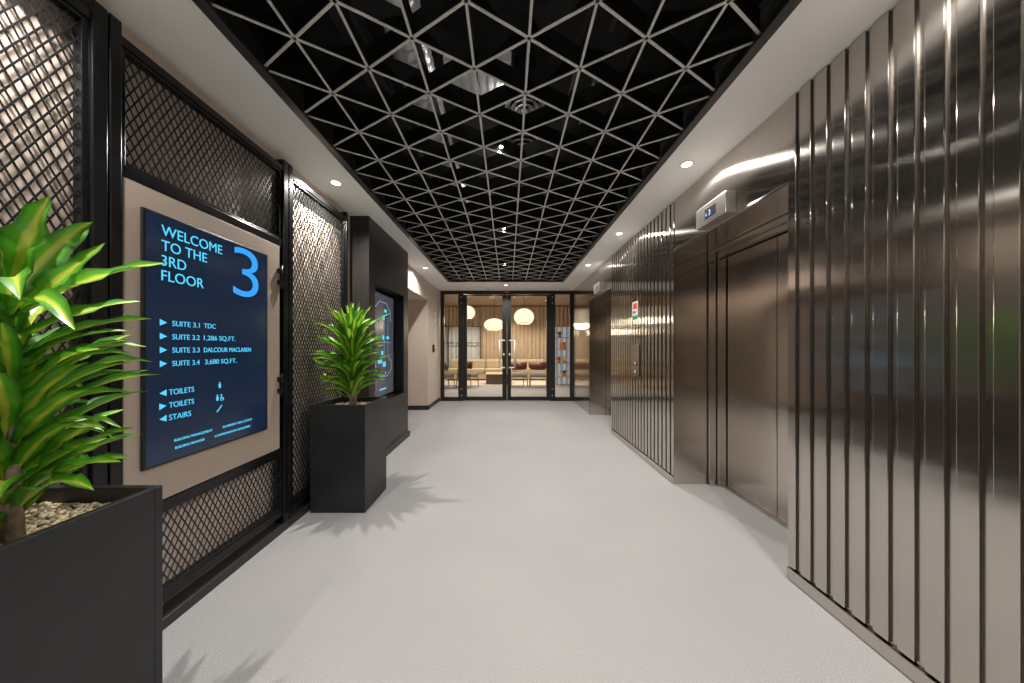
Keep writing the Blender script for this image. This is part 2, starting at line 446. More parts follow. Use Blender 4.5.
# ------------------------------------------------------------------ text on a plane
def text_mesh(s, y, z, w, h, plane_x, parent, name, mat, face=1, bold=0.0):
    """lettering on a wall plane x = plane_x; (y, z) = left end of the baseline, w = width, h = cap height; face=+1 looks to +X"""
    cu = bpy.data.curves.new('lettering', 'FONT'); cu.body = s; cu.size = 1.0; cu.offset = bold
    ob = bpy.data.objects.new('lettering', cu); COL.objects.link(ob)
    bpy.context.view_layer.update()
    me0 = bpy.data.meshes.new_from_object(ob.evaluated_get(bpy.context.evaluated_depsgraph_get()))
    bpy.data.objects.remove(ob)
    xs = [v.co.x for v in me0.vertices]; ys = [v.co.y for v in me0.vertices]
    x0, x1, top = min(xs), max(xs), max(ys)
    sx = w/(x1-x0) if w else h/top
    b = bmesh.new(); b.from_mesh(me0); bpy.data.meshes.remove(me0)
    for v in b.verts:
        v.co = Vector((plane_x, y+face*(v.co.x-x0)*sx, z+v.co.y*h/top))
    r = bmesh.ops.extrude_face_region(b, geom=b.faces[:])
    for g in r['geom']:
        if isinstance(g, bmesh.types.BMVert): g.co.x += 0.0012*face
    mb = MB(); mb.merge(b)
    return mb.build(name, mat, parent)

def poly(pts, plane_x, parent, name, mat, face=1, mb=None):
    own = mb is None
    if own: mb = MB()
    b = bmesh.new()
    vs = [b.verts.new((plane_x, y, z)) for y, z in pts]; f = b.faces.new(vs)
    r = bmesh.ops.extrude_face_region(b, geom=[f])
    for g in r['geom']:
        if isinstance(g, bmesh.types.BMVert): g.co.x += 0.0012*face
    mb.merge(b)
    if own: return mb.build(name, mat, parent)

def stroke(mb, pts, w, plane_x, closed=False):
    n = len(pts)
    for i in range(n if closed else n-1):
        a = pts[i]; b = pts[(i+1) % n]
        mb.bar((plane_x, a[0], a[1]), (plane_x, b[0], b[1]), 0.0012 if 0 else w, 0.0012, up=(1, 0, 0))

# lift indicators
def indicator(yc, label, digits):
    t = thing('lift_indicator', label, 'floor indicator', (WR, yc, ZP+0.02), 'lift floor indicators')
    m = MB(); m.box(1.427, WR-0.0005, yc-0.16, yc+0.16, ZP+0.021, ZP+0.165, 0.004); m.build('housing', M['steelbox'], t)
    m = MB(); m.box(1.4262, 1.4275, yc-0.065, yc+0.055, ZP+0.058, ZP+0.128); d = m.build('display', M['bezel'], t)
    text_mesh(digits, yc+0.012, ZP+0.073, None, 0.038, 1.426, d, 'digit', M['led'], face=-1, bold=0.01)
    mm = MB(); poly([(yc+0.032, ZP+0.078), (yc+0.044, ZP+0.078), (yc+0.038, ZP+0.105)], 1.426, None, None, None, face=-1, mb=mm)
    mm.build('arrow', M['led'], d)
indicator(2.215, 'steel box with a small blue digital display above the nearer lift', '3')
indicator(5.05, 'steel box with a small digital display above the farther lift', '3')

# call panel and sticker on the far slats
t = thing('lift_call_panel', 'slim steel call panel with two round buttons on the slatted wall between lifts', 'lift button panel', (WR, 3.64, 1.05))
m = MB(); m.box(1.484, 1.4955, 3.545, 3.735, 0.905, 1.275, 0.003); m.build('face_plate', M['steel'], t)
for z in (1.055, 0.955):
    m = MB(); m.lathe([(0, 0.006), (0.020, 0.006), (0.024, 0.002), (0.024, 0.0)], n=20)
    for v in m.bm.verts: v.co = Vector((1.484-v.co.z, 3.64+v.co.x, z+v.co.y))
    bt = m.build('call_button', M['bezel'], t)
    m = MB(); m.lathe([(0, 0.0075), (0.012, 0.0075), (0.013, 0.006)], n=16)
    for v in m.bm.verts: v.co = Vector((1.484-v.co.z, 3.64+v.co.x, z+v.co.y))
    m.build('button_light', M['led'], bt)
t = thing('safety_sticker', 'small white sticker with red and green marks above the call panel', 'sign', (WR, 3.68, 1.6))
m = MB(); m.box(1.4935, 1.4955, 3.60, 3.76, 1.555, 1.775); m.build('backing', M['sticker'], t)
m = MB(); m.box(1.4925, 1.4935, 3.625, 3.735, 1.69, 1.755); m.box(1.4925, 1.4935, 3.66, 3.745, 1.64, 1.665); m.build('red_mark', M['red'], t)
m = MB(); m.box(1.4925, 1.4935, 3.61, 3.75, 1.565, 1.61); m.build('green_band', M['green'], t)

# ------------------------------------------------------------------ ceiling lattice
def clip_line(p, d, x0, x1, y0, y1):
    t0, t1 = -1e9, 1e9
    for o, dd, lo, hi in ((p[0], d[0], x0, x1), (p[1], d[1], y0, y1)):
        if abs(dd) < 1e-9:
            if o < lo or o > hi: return None
            continue
        a, b = (lo-o)/dd, (hi-o)/dd
        if a > b: a, b = b, a
        t0 = max(t0, a); t1 = min(t1, b)
    if t1-t0 < 0.02: return None
    return (p[0]+d[0]*t0, p[1]+d[1]*t0), (p[0]+d[0]*t1, p[1]+d[1]*t1)

t = thing('ceiling_grille', 'black open cell ceiling lattice of triangles with pale lower edges', 'ceiling grille', (0, 1.5, ZL))
A = 0.2955; S = A*math.sqrt(3)/2; XC, YC0 = 0.0925, 1.366
bx = (LX0+0.03, LX1-0.03, YB+0.02, LY1-0.03)
BW, BH = 0.0115, 0.10
segs = []
for k in range(-6, 6):
    s = clip_line((XC+k*S, 0), (0, 1), *bx)
    if s: segs.append(s)
for sg in (1, -1):
    d = (math.cos(PI/6), sg*math.sin(PI/6))
    for n in range(-24, 26):
        s = clip_line((XC, YC0+n*A), d, *bx)
        if s: segs.append(s)
m = MB(); c = MB()
for a, b in segs:
    m.bar((a[0], a[1], ZL+0.004+BH/2), (b[0], b[1], ZL+0.004+BH/2), BW*0.55, BH)
    c.bar((a[0], a[1], ZL+0.002), (b[0], b[1], ZL+0.002), BW, 0.004)
m.build('lattice_blades', M['lattice'], t)
c.build('lower_edges', M['latticeedge'], t)
m = MB()
tw, tz0, tz1 = 0.042, ZC-0.012, ZC+0.13
m.box(LX0-0.004, LX0+tw, YB+0.001, LY1, tz0, tz0+0.012); m.box(LX1-tw, LX1+0.004, YB+0.001, LY1, tz0, tz0+0.012)
m.box(LX0+tw, LX1-tw, LY1-tw, LY1+0.004, tz0, tz0+0.012)
m.box(LX0+0.001, LX0+0.008, YB+0.001, LY1, tz0+0.012, tz1); m.box(LX1-0.008, LX1-0.001, YB+0.001, LY1, tz0+0.012, tz1)
m.box(LX0+0.008, LX1-0.008, LY1-0.008, LY1-0.001, tz0+0.012, tz1)
m.build('edge_trim', M['trim'], t)

# services above the lattice
m = MB()
pts = [(-0.55+0.02*math.sin(y*1.7), y, 2.93+0.015*math.sin(y*2.3)) for y in [YB+0.5+0.022*i for i in range(0, 390)] if y < 6.2]
m.tube(pts, [0.105+0.007*math.sin(i*2.1) for i in range(len(pts))], n=18)
tag(m.build('flexible_duct', M['duct']), 'silver flexible air duct running along above the black ceiling lattice', 'duct')
m = MB(); m.tube([(0.62, YB+0.4, 3.12), (0.62, 6.2, 3.12)], 0.022, n=10); m.tube([(0.62, 3.1, 3.12), (0.62, 3.1, 3.34)], 0.016, n=10)
tag(m.build('sprinkler_pipe', M['trim']), 'thin dark pipe above the right side of the ceiling lattice', 'pipe')
m = MB(); m.box(-1.0, -0.86, YB+0.3, 6.1, 3.10, 3.16); m.box(-1.0, -0.99, YB+0.3, 6.1, 3.16, 3.2); m.box(-0.87, -0.86, YB+0.3, 6.1, 3.16, 3.2)
tag(m.build('cable_tray', M['trim']), 'dark cable tray above the left side of the ceiling lattice', 'cable tray')

t = thing('air_grille', 'pale slatted air grille seen through the lattice left of the round diffuser', 'air vent', (-0.2, 2.1, 2.98))
m = MB(); m.box(-0.40, 0.02, 1.93, 2.22, 3.0, 3.06); m.build('plenum_box', M['grille'], t)
m = MB()
for i in range(8): m.box(-0.395+i*0.053, -0.36+i*0.053, 1.94, 2.21, 2.985, 3.0)
m.build('louvres', M['grille'], t)

def diffuser(x, y, z, r, label):
    t = thing('round_diffuser', label, 'air vent', (x, y, z), 'round ceiling diffusers above the lattice')
    for i, rr in enumerate((1.0, 0.72, 0.46, 0.2)):
        m = MB(); R = r*rr
        m.lathe([(R, 0.0), (R, 0.006), (R-0.045*r/0.18, 0.04-i*0.004), (R-0.05*r/0.18, 0.036-i*0.004), (R-0.012, 0.0)], c=(x, y, z-0.006*i))
        m.build('cone_ring', M['grille'], t)
    m = MB(); m.tube([(x, y, z+0.03), (x, y, 3.35)], r*0.55, n=20); m.build('duct_neck', M['trim'], t)
diffuser(0.125, 2.33, 3.0, 0.15, 'smaller round ringed diffuser above the lattice, nearer the camera')
diffuser(0.13, 2.78, 3.0, 0.19, 'larger round ringed diffuser above the lattice, beside the bright spotlight')

# spotlights in the void
def spotlight(y, label, e=35):
    x = -0.0477; z = 2.612
    t = thing('spotlight', label, 'spotlight', (x, y, z), 'spotlights above the lattice')
    m = MB(); m.lathe([(0.013, 0.0), (0.015, 0.0), (0.016, 0.03), (0.016, 0.10), (0.007, 0.12), (0.007, 0.73)], n=20, c=(x, y, z)); m.build('housing', M['trim'], t)
    m = MB(); m.lathe([(0, -0.009), (0.006, -0.008), (0.011, -0.004), (0.0128, 0.003)], n=20, c=(x, y, z)); m.build('bulb', M['bulb'], t)
    lamp('SPOT', 'spot_lamp', (0, 0, -0.02), e, parent=t, size=0.012, spot=math.radians(110), blend=1.0)
    lamp('POINT', 'void_fill', (0, 0, 0.38), 7, parent=t, size=0.03)  # added fill lamp that brightens the ducts, without a fixture of its own
spotlight(2.150, 'bright glaring spotlight above the lattice, nearest of the three seen')
spotlight(3.6275, 'middle of the three spotlights glinting through the ceiling lattice')
spotlight(5.105, 'farthest spotlight above the lattice, near the glazed doors')
spotlight(0.6725, 'spotlight above the lattice over the camera')
spotlight(-0.805, 'spotlight above the lattice behind the camera')

# recessed downlights
def downlight(x, y, label, e=60, first=[]):
    if not first:
        t = thing('downlight', label, 'downlight', (x, y, ZC), 'recessed ceiling downlights')
        m = MB(); m.lathe([(0.034, -0.001), (0.036, -0.004), (0.050, -0.004), (0.053, -0.0005)], n=32); m.build('trim_ring', M['whitering'], t, loc=(0, 0, 0))
        m = MB(); m.lathe([(0, -0.0022), (0.037, -0.0022), (0.037, -0.0005)], n=32); m.build('lens', M['lens'], t, loc=(0, 0, 0))
        first.append(t)
    else:
        t = copy_tree(first[0]); t.location = (x, y, ZC); t['label'] = label
        for ch in list(t.children):
            if ch.type == 'LIGHT': bpy.data.objects.remove(ch)
    lamp('SPOT', 'downlight_lamp', (0, 0, -0.012), e, parent=t, size=0.013, spot=math.radians(155), blend=1.0)
    return t
DE = 110
downlight(-1.385, 2.52, 'left soffit downlight above the far planter and mesh panel', DE*1.35)
downlight(-1.375, 5.20, 'left soffit downlight beyond the dark display pier', DE)
downlight(1.294, 2.265, 'right soffit downlight in front of the nearer lift, nearest of the right row', DE)
downlight(1.294, 3.64, 'right soffit downlight beside the far slatted panel', DE)
downlight(1.285, 5.02, 'right soffit downlight in front of the farther lift', DE)
downlight(-0.045, 6.62, 'soffit downlight centred in front of the glazed double doors', DE)
downlight(-1.385, 0.72, 'left soffit downlight above the near planter, outside the picture', DE*1.2)
downlight(1.294, 0.88, 'right soffit downlight above the near slatted panel, outside the picture', DE)
downlight(-1.385, -1.0, 'left soffit downlight behind the camera', DE)
downlight(1.294, -0.5, 'right soffit downlight behind the camera', DE)

# ------------------------------------------------------------------ mesh screens on the left wall
def mesh_infill(y0, y1, z0, z1, xc, parent):
    sw, lw = 0.031, 0.060
    m = MB(); d = Vector((sw/2, lw/2)).normalized()
    n = int((y1-y0)/sw + (z1-z0)/lw)+3
    for sg in (1, -1):
        for i in range(-n, n+1):
            s = clip_line((y0+i*sw, z0 if sg > 0 else z0), (d.x, sg*d.y), y0, y1, z0, z1)
            if s:
                xo = xc+0.0008*sg
                m.bar((xo, s[0][0], s[0][1]), (xo, s[1][0], s[1][1]), 0.0052, 0.0028, up=(1, 0, 0.0))
    return m.build('expanded_mesh', M['mesh'], parent)

FX0, FX1 = -1.566, -1.516
def frame_box(m, y0, y1, z0, z1, x0=FX0, x1=FX1, bev=0.004): m.box(x0, x1, y0, y1, z0, z1, bev)
def mesh_screen(y0, y1, label, pl=0.038, pr=0.045, opening=False):
    t = thing('mesh_screen', label, 'mesh screen', (FX0, (y0+y1)/2, 0.05), 'black mesh screens along the left wall')
    ZT = 2.46
    for a, b in ((y0, y0+pl), (y1-pr, y1)):
        m = MB(); frame_box(m, a, b, 0.049, 2.505, FX0-0.002, FX1+0.006)
        m.box(FX1+0.006, FX1+0.009, (a+b)/2-0.008, (a+b)/2+0.008, 0.6, 0.616); m.build('post', M['steelframe'], t)
    ia, ib = y0+pl, y1-pr
    zr = [(2.42, ZT), (0.105, 0.152)]
    if opening: zr += [(1.91, 1.955), (0.515, 0.56)]
    for a, b in zr:
        m = MB(); frame_box(m, ia, ib, a, b); m.build('rail', M['steelframe'], t)
    st = 0.02
    bays = [(0.152, 2.42)] if not opening else [(1.955, 2.42), (0.152, 0.515)]
    for a, b in bays:
        m = MB()
        m.box(FX0+0.01, FX1-0.006, ia, ia+st, a, b, 0.002); m.box(FX0+0.01, FX1-0.006, ib-st, ib, a, b, 0.002)
        m.box(FX0+0.01, FX1-0.006, ia+st, ib-st, a, a+st*0.7, 0.002); m.box(FX0+0.01, FX1-0.006, ia+st, ib-st, b-st*0.7, b, 0.002)
        fr = m.build('infill_frame', M['steelframe'], t)
        mesh_infill(ia+st*0.8, ib-st*0.8, a+0.01, b-0.01, FX0+0.028, fr)
    if opening:
        m = MB(); m.box(FX0+0.03, FX1+0.002, ia+0.006, ib-0.035, 0.565, 1.905, 0.002); bd = m.build('backing_board', M['board'], t)
        for z in (1.70, 0.985):
            m = MB(); yy = ib-0.012
            for dz in (-0.038, 0.038):
                m.box(FX0+0.006, FX1+0.018, yy-0.045, yy-0.02, z+dz-0.016, z+dz+0.016, 0.003)
                m.box(FX0+0.02, FX1+0.008, yy-0.02, yy+0.012, z+dz-0.008, z+dz+0.008, 0.002)
            m.tube([(FX1+0.012, yy-0.018, z-0.075), (FX1+0.012, yy-0.018, z+0.075)], 0.008, n=10)
            m.build('hinge', M['steelframe'], t)
    return t
mesh_screen(0.22, 1.183, 'black steel mesh screen behind the near planter, at the left edge')
mesh_screen(1.188, 2.155, 'black steel mesh screen around the floor directory display', opening=True)
mesh_screen(2.16, 2.955, 'tall black mesh screen behind the far planter', pr=0.03)

# ------------------------------------------------------------------ directory display
PX = -1.50
t = thing('directory_display', 'wall display with blue welcome text and a large numeral, left wall', 'display screen', (-1.55, 1.62, 0.72))
m = MB(); m.box(-1.5125, PX-0.001, 1.286, 1.956, 0.722, 1.812, 0.003); m.build('casing', M['bezel'], t)
m = MB(); m.box(PX-0.0012, PX, 1.297, 1.946, 0.732, 1.802); scr = m.build('screen', M['screen'], t)
X1 = PX+0.0003
cap = 0.0453
for i, (s, w) in enumerate((('WELCOME', 0.288), ('TO THE', 0.205), ('3RD', 0.104), ('FLOOR', 0.188))):
    text_mesh(s, 1.354, 1.7655-0.0655*i-cap, w, cap, X1, scr, 'welcome_line', M['cyan'], bold=0.0)
text_mesh('3', 1.708, 1.522, 0.172, 0.272, X1, scr, 'floor_numeral', M['blue'], bold=-0.008)
rows = (('SUITE 3.1', 'TDC', 0.062), ('SUITE 3.2', '1,286 SQ.FT.', 0.178), ('SUITE 3.3', 'DALCOUR MACLAREN', 0.282), ('SUITE 3.4', '3,680 SQ.FT.', 0.180))
def arrow(y, z, right, nm):
    h = 0.014
    pts = [(y, z-h), (y+0.028, z), (y, z+h)] if right else [(y+0.028, z-h), (y+0.028, z+h), (y, z)]
    poly(pts, X1, scr, nm, M['cyan'])
for i, (a, b, w) in enumerate(rows):
    z = 1.341-0.0598*i
    arrow(1.348, z, True, 'arrow_mark')
    text_mesh(a, 1.398, z-0.0125, 0.124, 0.0235, X1, scr, 'suite_line', M['cyan'])
    text_mesh(b, 1.543+(0.006 if i == 3 else 0), z-0.0125, w, 0.0235, X1, scr, 'suite_line', M['cyan'])
for i, (s, w, r) in enumerate((('TOILETS', 0.110, False), ('TOILETS', 0.110, True), ('STAIRS', 0.096, False))):
    z = (1.034, 0.977, 0.922)[i]
    arrow(1.346, z, r, 'arrow_mark')
    text_mesh(s, 1.3846, z-0.0125, w, 0.0245, X1, scr, 'amenity_line', M['cyan'])
def circle(y, z, r, n=14): return [(y+r*math.cos(2*PI*k/n), z+r*math.sin(2*PI*k/n)) for k in range(n)]
def person_icon(mm, y, z):
    poly(circle(y, z+0.012, 0.0042), X1, None, None, None, mb=mm)
    poly([(y-0.007, z+0.006), (y-0.005, z-0.015), (y+0.005, z-0.015), (y+0.007, z+0.006)], X1, None, None, None, mb=mm)
mm = MB(); person_icon(mm, 1.628, 1.037); mm.build('person_symbol', M['cyan'], scr)
mm = MB(); person_icon(mm, 1.615, 0.973); mm.build('person_symbol', M['cyan'], scr)
mm = MB(); poly(circle(1.637, 0.985, 0.004), X1, None, None, None, mb=mm)
stroke(mm, [(1.637, 0.982), (1.637, 0.968), (1.648, 0.968), (1.651, 0.958)], 0.004, X1+0.0006)
stroke(mm, circle(1.640, 0.964, 0.0085), 0.003, X1+0.0006, True); mm.build('wheelchair_symbol', M['cyan'], scr)
mm = MB(); stroke(mm, [(1.610, 0.902), (1.618, 0.902), (1.618, 0.911), (1.626, 0.911), (1.626, 0.920), (1.634, 0.920), (1.634, 0.929), (1.642, 0.929)], 0.0045, X1+0.0006)
mm.build('stairs_symbol', M['cyan'], scr)
for s, y, z, w in (('BUILDING MANAGEMENT', 1.406, 0.8085, 0.182), ('BUILDING MANAGER', 1.410, 0.774, 0.137),
                   ('BLUEBERRY REAL ESTATE', 1.646, 0.8085, 0.186), ('COMPREHENSIVE ENQUIRIES', 1.600, 0.772, 0.220)):
    text_mesh(s, y, z, w, 0.0115, X1, scr, 'contact_line', M['cyan'])

# ------------------------------------------------------------------ dark pier with the map screen
BX, BY0, BY1 = -1.398, 3.148, 4.375
RY0, RY1, RZ0, RZ1 = 3.29, 4.20, 0.625, 1.93
t = thing('display_pier', 'dark laminate pier projecting from the left wall beyond the far planter', 'display pier', (WL, 3.76, 0))
m = MB()
m.box(WL+0.001, BX, BY0, RY0, 0.0, ZC-0.002); m.box(WL+0.001, BX, RY1, BY1, 0.0, ZC-0.002)
m.box(WL+0.001, BX, RY0, RY1, 0.0, RZ0); m.box(WL+0.001, BX, RY0, RY1, RZ1, ZC-0.002)
m.build('carcass', M['boxlam'], t)
m = MB(); e = 0.006
m.box(WL+0.002, WL+0.03, RY0, RY1, RZ0, RZ1)
m.box(WL+0.03, BX-0.002, RY0, RY0+e, RZ0, RZ1); m.box(WL+0.03, BX-0.002, RY1-e, RY1, RZ0, RZ1)
m.box(WL+0.03, BX-0.002, RY0+e, RY1-e, RZ0, RZ0+e); m.box(WL+0.03, BX-0.002, RY0+e, RY1-e, RZ1-e, RZ1)
m.build('recess_lining', M['recess'], t)
m = MB(); m.box(WL+0.001, BX+0.022, BY0, BY1+0.022, 0.001, 0.072, 0.002); m.box(WL+0.001, BX+0.001, BY1, BY1+0.022, 0.001, 0.07)
m.build('plinth', M['boxlam'], t)
MX = -1.528
t = thing('map_display', 'screen with glowing blue floor map, set into the dark pier', 'display screen', (MX, 3.75, RZ0+0.01))
m = MB(); m.box(MX-0.03, MX, RY0+0.012, RY1-0.012, RZ0+0.008, RZ1-0.03, 0.003); m.build('casing', M['bezel'], t)
m = MB(); m.box(MX-0.0005, MX+0.001, RY0+0.03, RY1-0.035, RZ0+0.03, RZ1-0.05); s2 = m.build('screen', M['screen2'], t)
QX = MX+0.0018
def pz(px, py):   # picture measurement -> point of the display plane (y, z)
    d = 313.0*(-MX)/(508-px); return (d, EYE+(348-py)*d/313.0)
mm = MB()
def octo(cy, cz, ry, rz, arc=(0, 8)):
    return [(cy+ry*math.cos(PI/8+PI/4*k), cz+rz*math.sin(PI/8+PI/4*k)) for k in range(arc[0], arc[1])]
stroke(mm, octo(3.85, 1.01, 0.26, 0.14), 0.010, QX, True)
stroke(mm, octo(3.82, 1.63, 0.26, 0.17, (-1, 6)), 0.009, QX)
stroke(mm, [(3.86, 1.15), (3.86, 1.62)], 0.006, QX); stroke(mm, [(3.98, 1.15), (3.98, 1.62)], 0.006, QX)
stroke(mm, [(3.70, 1.30), (4.08, 1.30)], 0.005, QX)
mm.build('map_outline', M['paleline'], s2)
for y, z, w, h in ((3.73, 1.07, 0.12, 0.05), (3.86, 1.03, 0.09, 0.06), (3.80, 1.17, 0.06, 0.05), (3.83, 1.36, 0.06, 0.05), (3.97, 1.36, 0.08, 0.035),
                   (3.84, 1.60, 0.06, 0.05), (3.90, 1.69, 0.08, 0.035), (3.90, 0.92, 0.02, 0.03), (3.82, 0.73, 0.20, 0.018)):
    poly([(y-w/2, z-h/2), (y+w/2, z-h/2), (y+w/2, z+h/2), (y-w/2, z+h/2)], QX, s2, 'map_block', M['cyan'])

# ------------------------------------------------------------------ planters and plants
def planter(cx, cy, label):
    t = thing('planter', label, 'planter', (cx, cy, 0), 'square dark planters')
    h, w, th = 0.804, 0.205, 0.022
    m = MB()
    m.box(-w, w, -w, -w+th, 0.0, h, 0.002); m.box(-w, w, w-th, w, 0.0, h, 0.002)
    m.box(-w, -w+th, -w+th, w-th, 0.0, h, 0.002); m.box(w-th, w, -w+th, w-th, 0.0, h, 0.002)
    m.box(-w+th, w-th, -w+th, w-th, 0.02, 0.05)
    m.build('tub', M['planter'], t, loc=(0, 0, 0))
    m = MB(); m.box(-w+th+0.001, w-th-0.001, -w+th+0.001, w-th-0.001, 0.6, 0.745); m.build('soil', M['soil'], t, loc=(0, 0, 0))
    return t
def pebbles(cx, cy, label, n, seed):
    rnd = random.Random(seed); m = MB()
    ico = bmesh.new(); bmesh.ops.create_icosphere(ico, subdivisions=1, radius=1)
    base = [v.co.copy() for v in ico.verts]; fs = [[v.index for v in f.verts] for f in ico.faces]; ico.free()
    w = 0.18
    for i in range(n):
        x, y = rnd.uniform(-w, w), rnd.uniform(-w, w)
        if x*x+y*y < 0.0009: continue
        a, b, c = rnd.uniform(0.006, 0.011), rnd.uniform(0.005, 0.009), rnd.uniform(0.004, 0.007)
        R = Matrix.Rotation(rnd.uniform(0, 6.28), 3, 'Z') @ Matrix.Rotation(rnd.uniform(-0.5, 0.5), 3, 'X')
        z = 0.748+rnd.uniform(0.0, 0.012)
        vs = [m.bm.verts.new(Vector((x, y, z))+R @ Vector((p.x*a, p.y*b, p.z*c))) for p in base]
        for f in fs:
            q = m.bm.faces.new([vs[k] for k in f]); q.smooth = True
    o = m.build('pebbles', M['pebble'], None, loc=(0, 0, 0)); o.location = (cx, cy, 0)
    return tag(o, label, 'pebbles', kind='stuff')

def add_leaf(bm, uvl, P, T, U, width, wav, fold):
    """P: centre line points, T tangents, U: leaf upper normals"""
    n = len(P)-1; rows = []
    for i, (p, tt, u) in enumerate(zip(P, T, U)):
        s = i/n
        w = width*(min(1, 0.28+2.6*s) if s < 0.28 else 1)*(1-max(0, (s-0.45)/0.55)**1.9)
        w = max(w, 0.0008)
        side = tt.cross(u).normalized()
        row = []
        for k, c in enumerate((-1, -0.5, 0, 0.5, 1)):
            lift = abs(c)*fold*w + (wav*math.sin(s*17+(k > 2)*1.4)*abs(c)*w*0.5)
            row.append((bm.verts.new(p+side*(c*w/2)+u*lift), (0.5+c*0.5, s)))
        rows.append(row)
    for a, b in zip(rows, rows[1:]):
        for k in range(4):
            q = [a[k], a[k+1], b[k+1], b[k]]
            f = bm.faces.new([v for v, _ in q]); f.smooth = True
            for l, (_, uv) in zip(f.loops, q): l[uvl].uv = uv

def arc_leaf(bm, uvl, base, az, el0, el1, length, width, rnd, twist=0.0):
    n = 9; P = [Vector(base)]; T = []; U = []
    h = Vector((math.cos(az), math.sin(az), 0))
    for i in range(n+1):
        s = i/n; el = el0+(el1-el0)*s**1.3
        d = h*math.cos(el)+Vector((0, 0, 1))*math.sin(el)
        u = -h*math.sin(el)+Vector((0, 0, 1))*math.cos(el)
        u = Matrix.Rotation(twist*(0.3+s), 3, d) @ u
        T.append(d); U.append(u)
        if i < n: P.append(P[-1]+d*(length/n))
    add_leaf(bm, uvl, P, T, U, width, 0.25+rnd.random()*0.3, 0.22+rnd.random()*0.18)

def bez_leaf(bm, uvl, base, tip, sag, width, rnd, face=0.0):
    base = Vector(base); tip = Vector(tip); mid = (base+tip)/2+Vector((0, 0, sag))
    n = 10; P = []; T = []; U = []
    for i in range(n+1):
        s = i/n
        P.append(base*(1-s)**2+mid*(2*s*(1-s))+tip*s*s)
        d = ((mid-base)*(1-s)+(tip-mid)*s).normalized(); T.append(d)
        z = Vector((0, 0, 1)); side = d.cross(z)
        if side.length < 0.2: side = d.cross(Vector((0.4, -0.9, 0)))
        u = side.normalized().cross(d).normalized()
        U.append(Matrix.Rotation(face, 3, d) @ u)
    add_leaf(bm, uvl, P, T, U, width, 0.2+rnd.random()*0.25, 0.2)

def dracaena(cx, cy, label, seed, n, z0, z1, explicit=(), skip=None, size=1.0):
    rnd = random.Random(seed)
    t = thing('potted_dracaena', label, 'plant', (cx, cy, 0.75), 'leafy green plants in dark planters')
    m = MB(); zb = 0.745
    m.tube([(cx+0.004*math.sin(k*1.3), cy+0.004*math.cos(k*1.7), zb+(z1-zb-0.03)*k/10) for k in range(11)], [0.021-0.0009*k for k in range(11)], n=12)
    m.tube([(cx+0.03, cy-0.012, zb), (cx+0.034, cy-0.014, zb+0.12), (cx+0.02, cy-0.008, zb+0.3)], [0.014, 0.012, 0.008], n=10)
    m.build('cane', M['cane'], t)
    bm = bmesh.new(); uvl = bm.loops.layers.uv.new('UVMap')
    ga = 2.39996; a0 = rnd.random()*6
    for i in range(n):
        s = i/(n-1)                      # 0 bottom .. 1 top
        az = a0+i*ga+rnd.uniform(-0.25, 0.25)
        if skip and s > skip[2] and abs(((math.degrees(az)-skip[0]+180) % 360)-180) < skip[1]: continue
        z = z0+(z1-z0)*s**0.92
        el0 = math.radians(48+34*s**1.6+rnd.uniform(-16, 16))
        el1 = math.radians(-18+78*s**2.0+rnd.uniform(-24, 24))
        L = size*(0.29+0.04*math.sin(s*3.1)+rnd.uniform(-0.05, 0.05))
        arc_leaf(bm, uvl, (cx+0.015*math.cos(az), cy+0.015*math.sin(az), z), az, el0, el1, L, size*rnd.uniform(0.046, 0.062), rnd, rnd.uniform(-0.45, 0.45))
    for base, tip, sag, w, fc in explicit: bez_leaf(bm, uvl, base, tip, sag, w, rnd, fc)
    for v in bm.verts:          # leaves bend where they meet the mesh screen
        if v.co.x < -1.485: v.co.x = -1.485+(v.co.x+1.485)*0.12
    me = bpy.data.meshes.new('foliage'); bm.to_mesh(me); bm.free(); me.materials.append(M['leaf'])
    o = bpy.data.objects.new('foliage', me); COL.objects.link(o); o.parent = t
    o.matrix_parent_inverse = Matrix.Translation(-t.location)
    return t

p1 = planter(-1.280, 0.770, 'near tall charcoal planter with pebbles, at the left edge')
planter(-1.2705, 2.538, 'far tall charcoal planter standing before the dark pier')
pebbles(-1.280, 0.770, 'tan pebbles covering the soil of the near planter', 1700, 3)
pebbles(-1.2705, 2.538, 'tan pebbles covering the soil of the far planter', 1300, 4)

CX, CY = -1.235, 0.775
def at(px, py, d): return (d*(px-508)/313.0, d, EYE+(348-py)*d/313.0)
def bs(z): return (CX, CY, z)
ex = [  # bespoke leaves of the near plant: base height, tip
    (bs(1.37), at(50, 196, 0.80), 0.02, 0.078, 1.5),
    (bs(1.35), at(93, 222, 0.93), 0.05, 0.055, 1.3),
    (bs(1.30), at(105, 243, 0.90), 0.00, 0.05, 0.9),
    (bs(1.30), at(166, 263, 0.86), 0.05, 0.064, 0.75),
    (bs(1.24), at(141, 301, 0.92), 0.04, 0.052, 0.6),
    (bs(1.20), at(152, 319, 0.84), 0.05, 0.054, 0.5),
    (bs(1.18), at(128, 331, 0.88), 0.05, 0.044, 0.25),
    (bs(1.16), at(147, 347, 0.90), 0.06, 0.046, 0.2),
    (bs(1.12), at(133, 354, 0.84), 0.07, 0.046, 0.2),
    (bs(1.08), at(88, 391, 0.93), 0.08, 0.046, 0.1),
    (bs(1.02), at(97, 404, 0.95), 0.06, 0.046, 0.1),
    (bs(1.00), at(122, 428, 0.88), 0.08, 0.046, 0.1),
    (bs(0.98), at(117, 440, 0.92), 0.09, 0.044, 0.1),
    (bs(1.37), at(-6, 220, 0.76), 0.02, 0.066, 1.5),
    (bs(1.33), at(20, 300, 0.60), 0.12, 0.055, 0.5),
    (bs(1.30), at(75, 330, 0.66), 0.12, 0.055, 0.5),
]
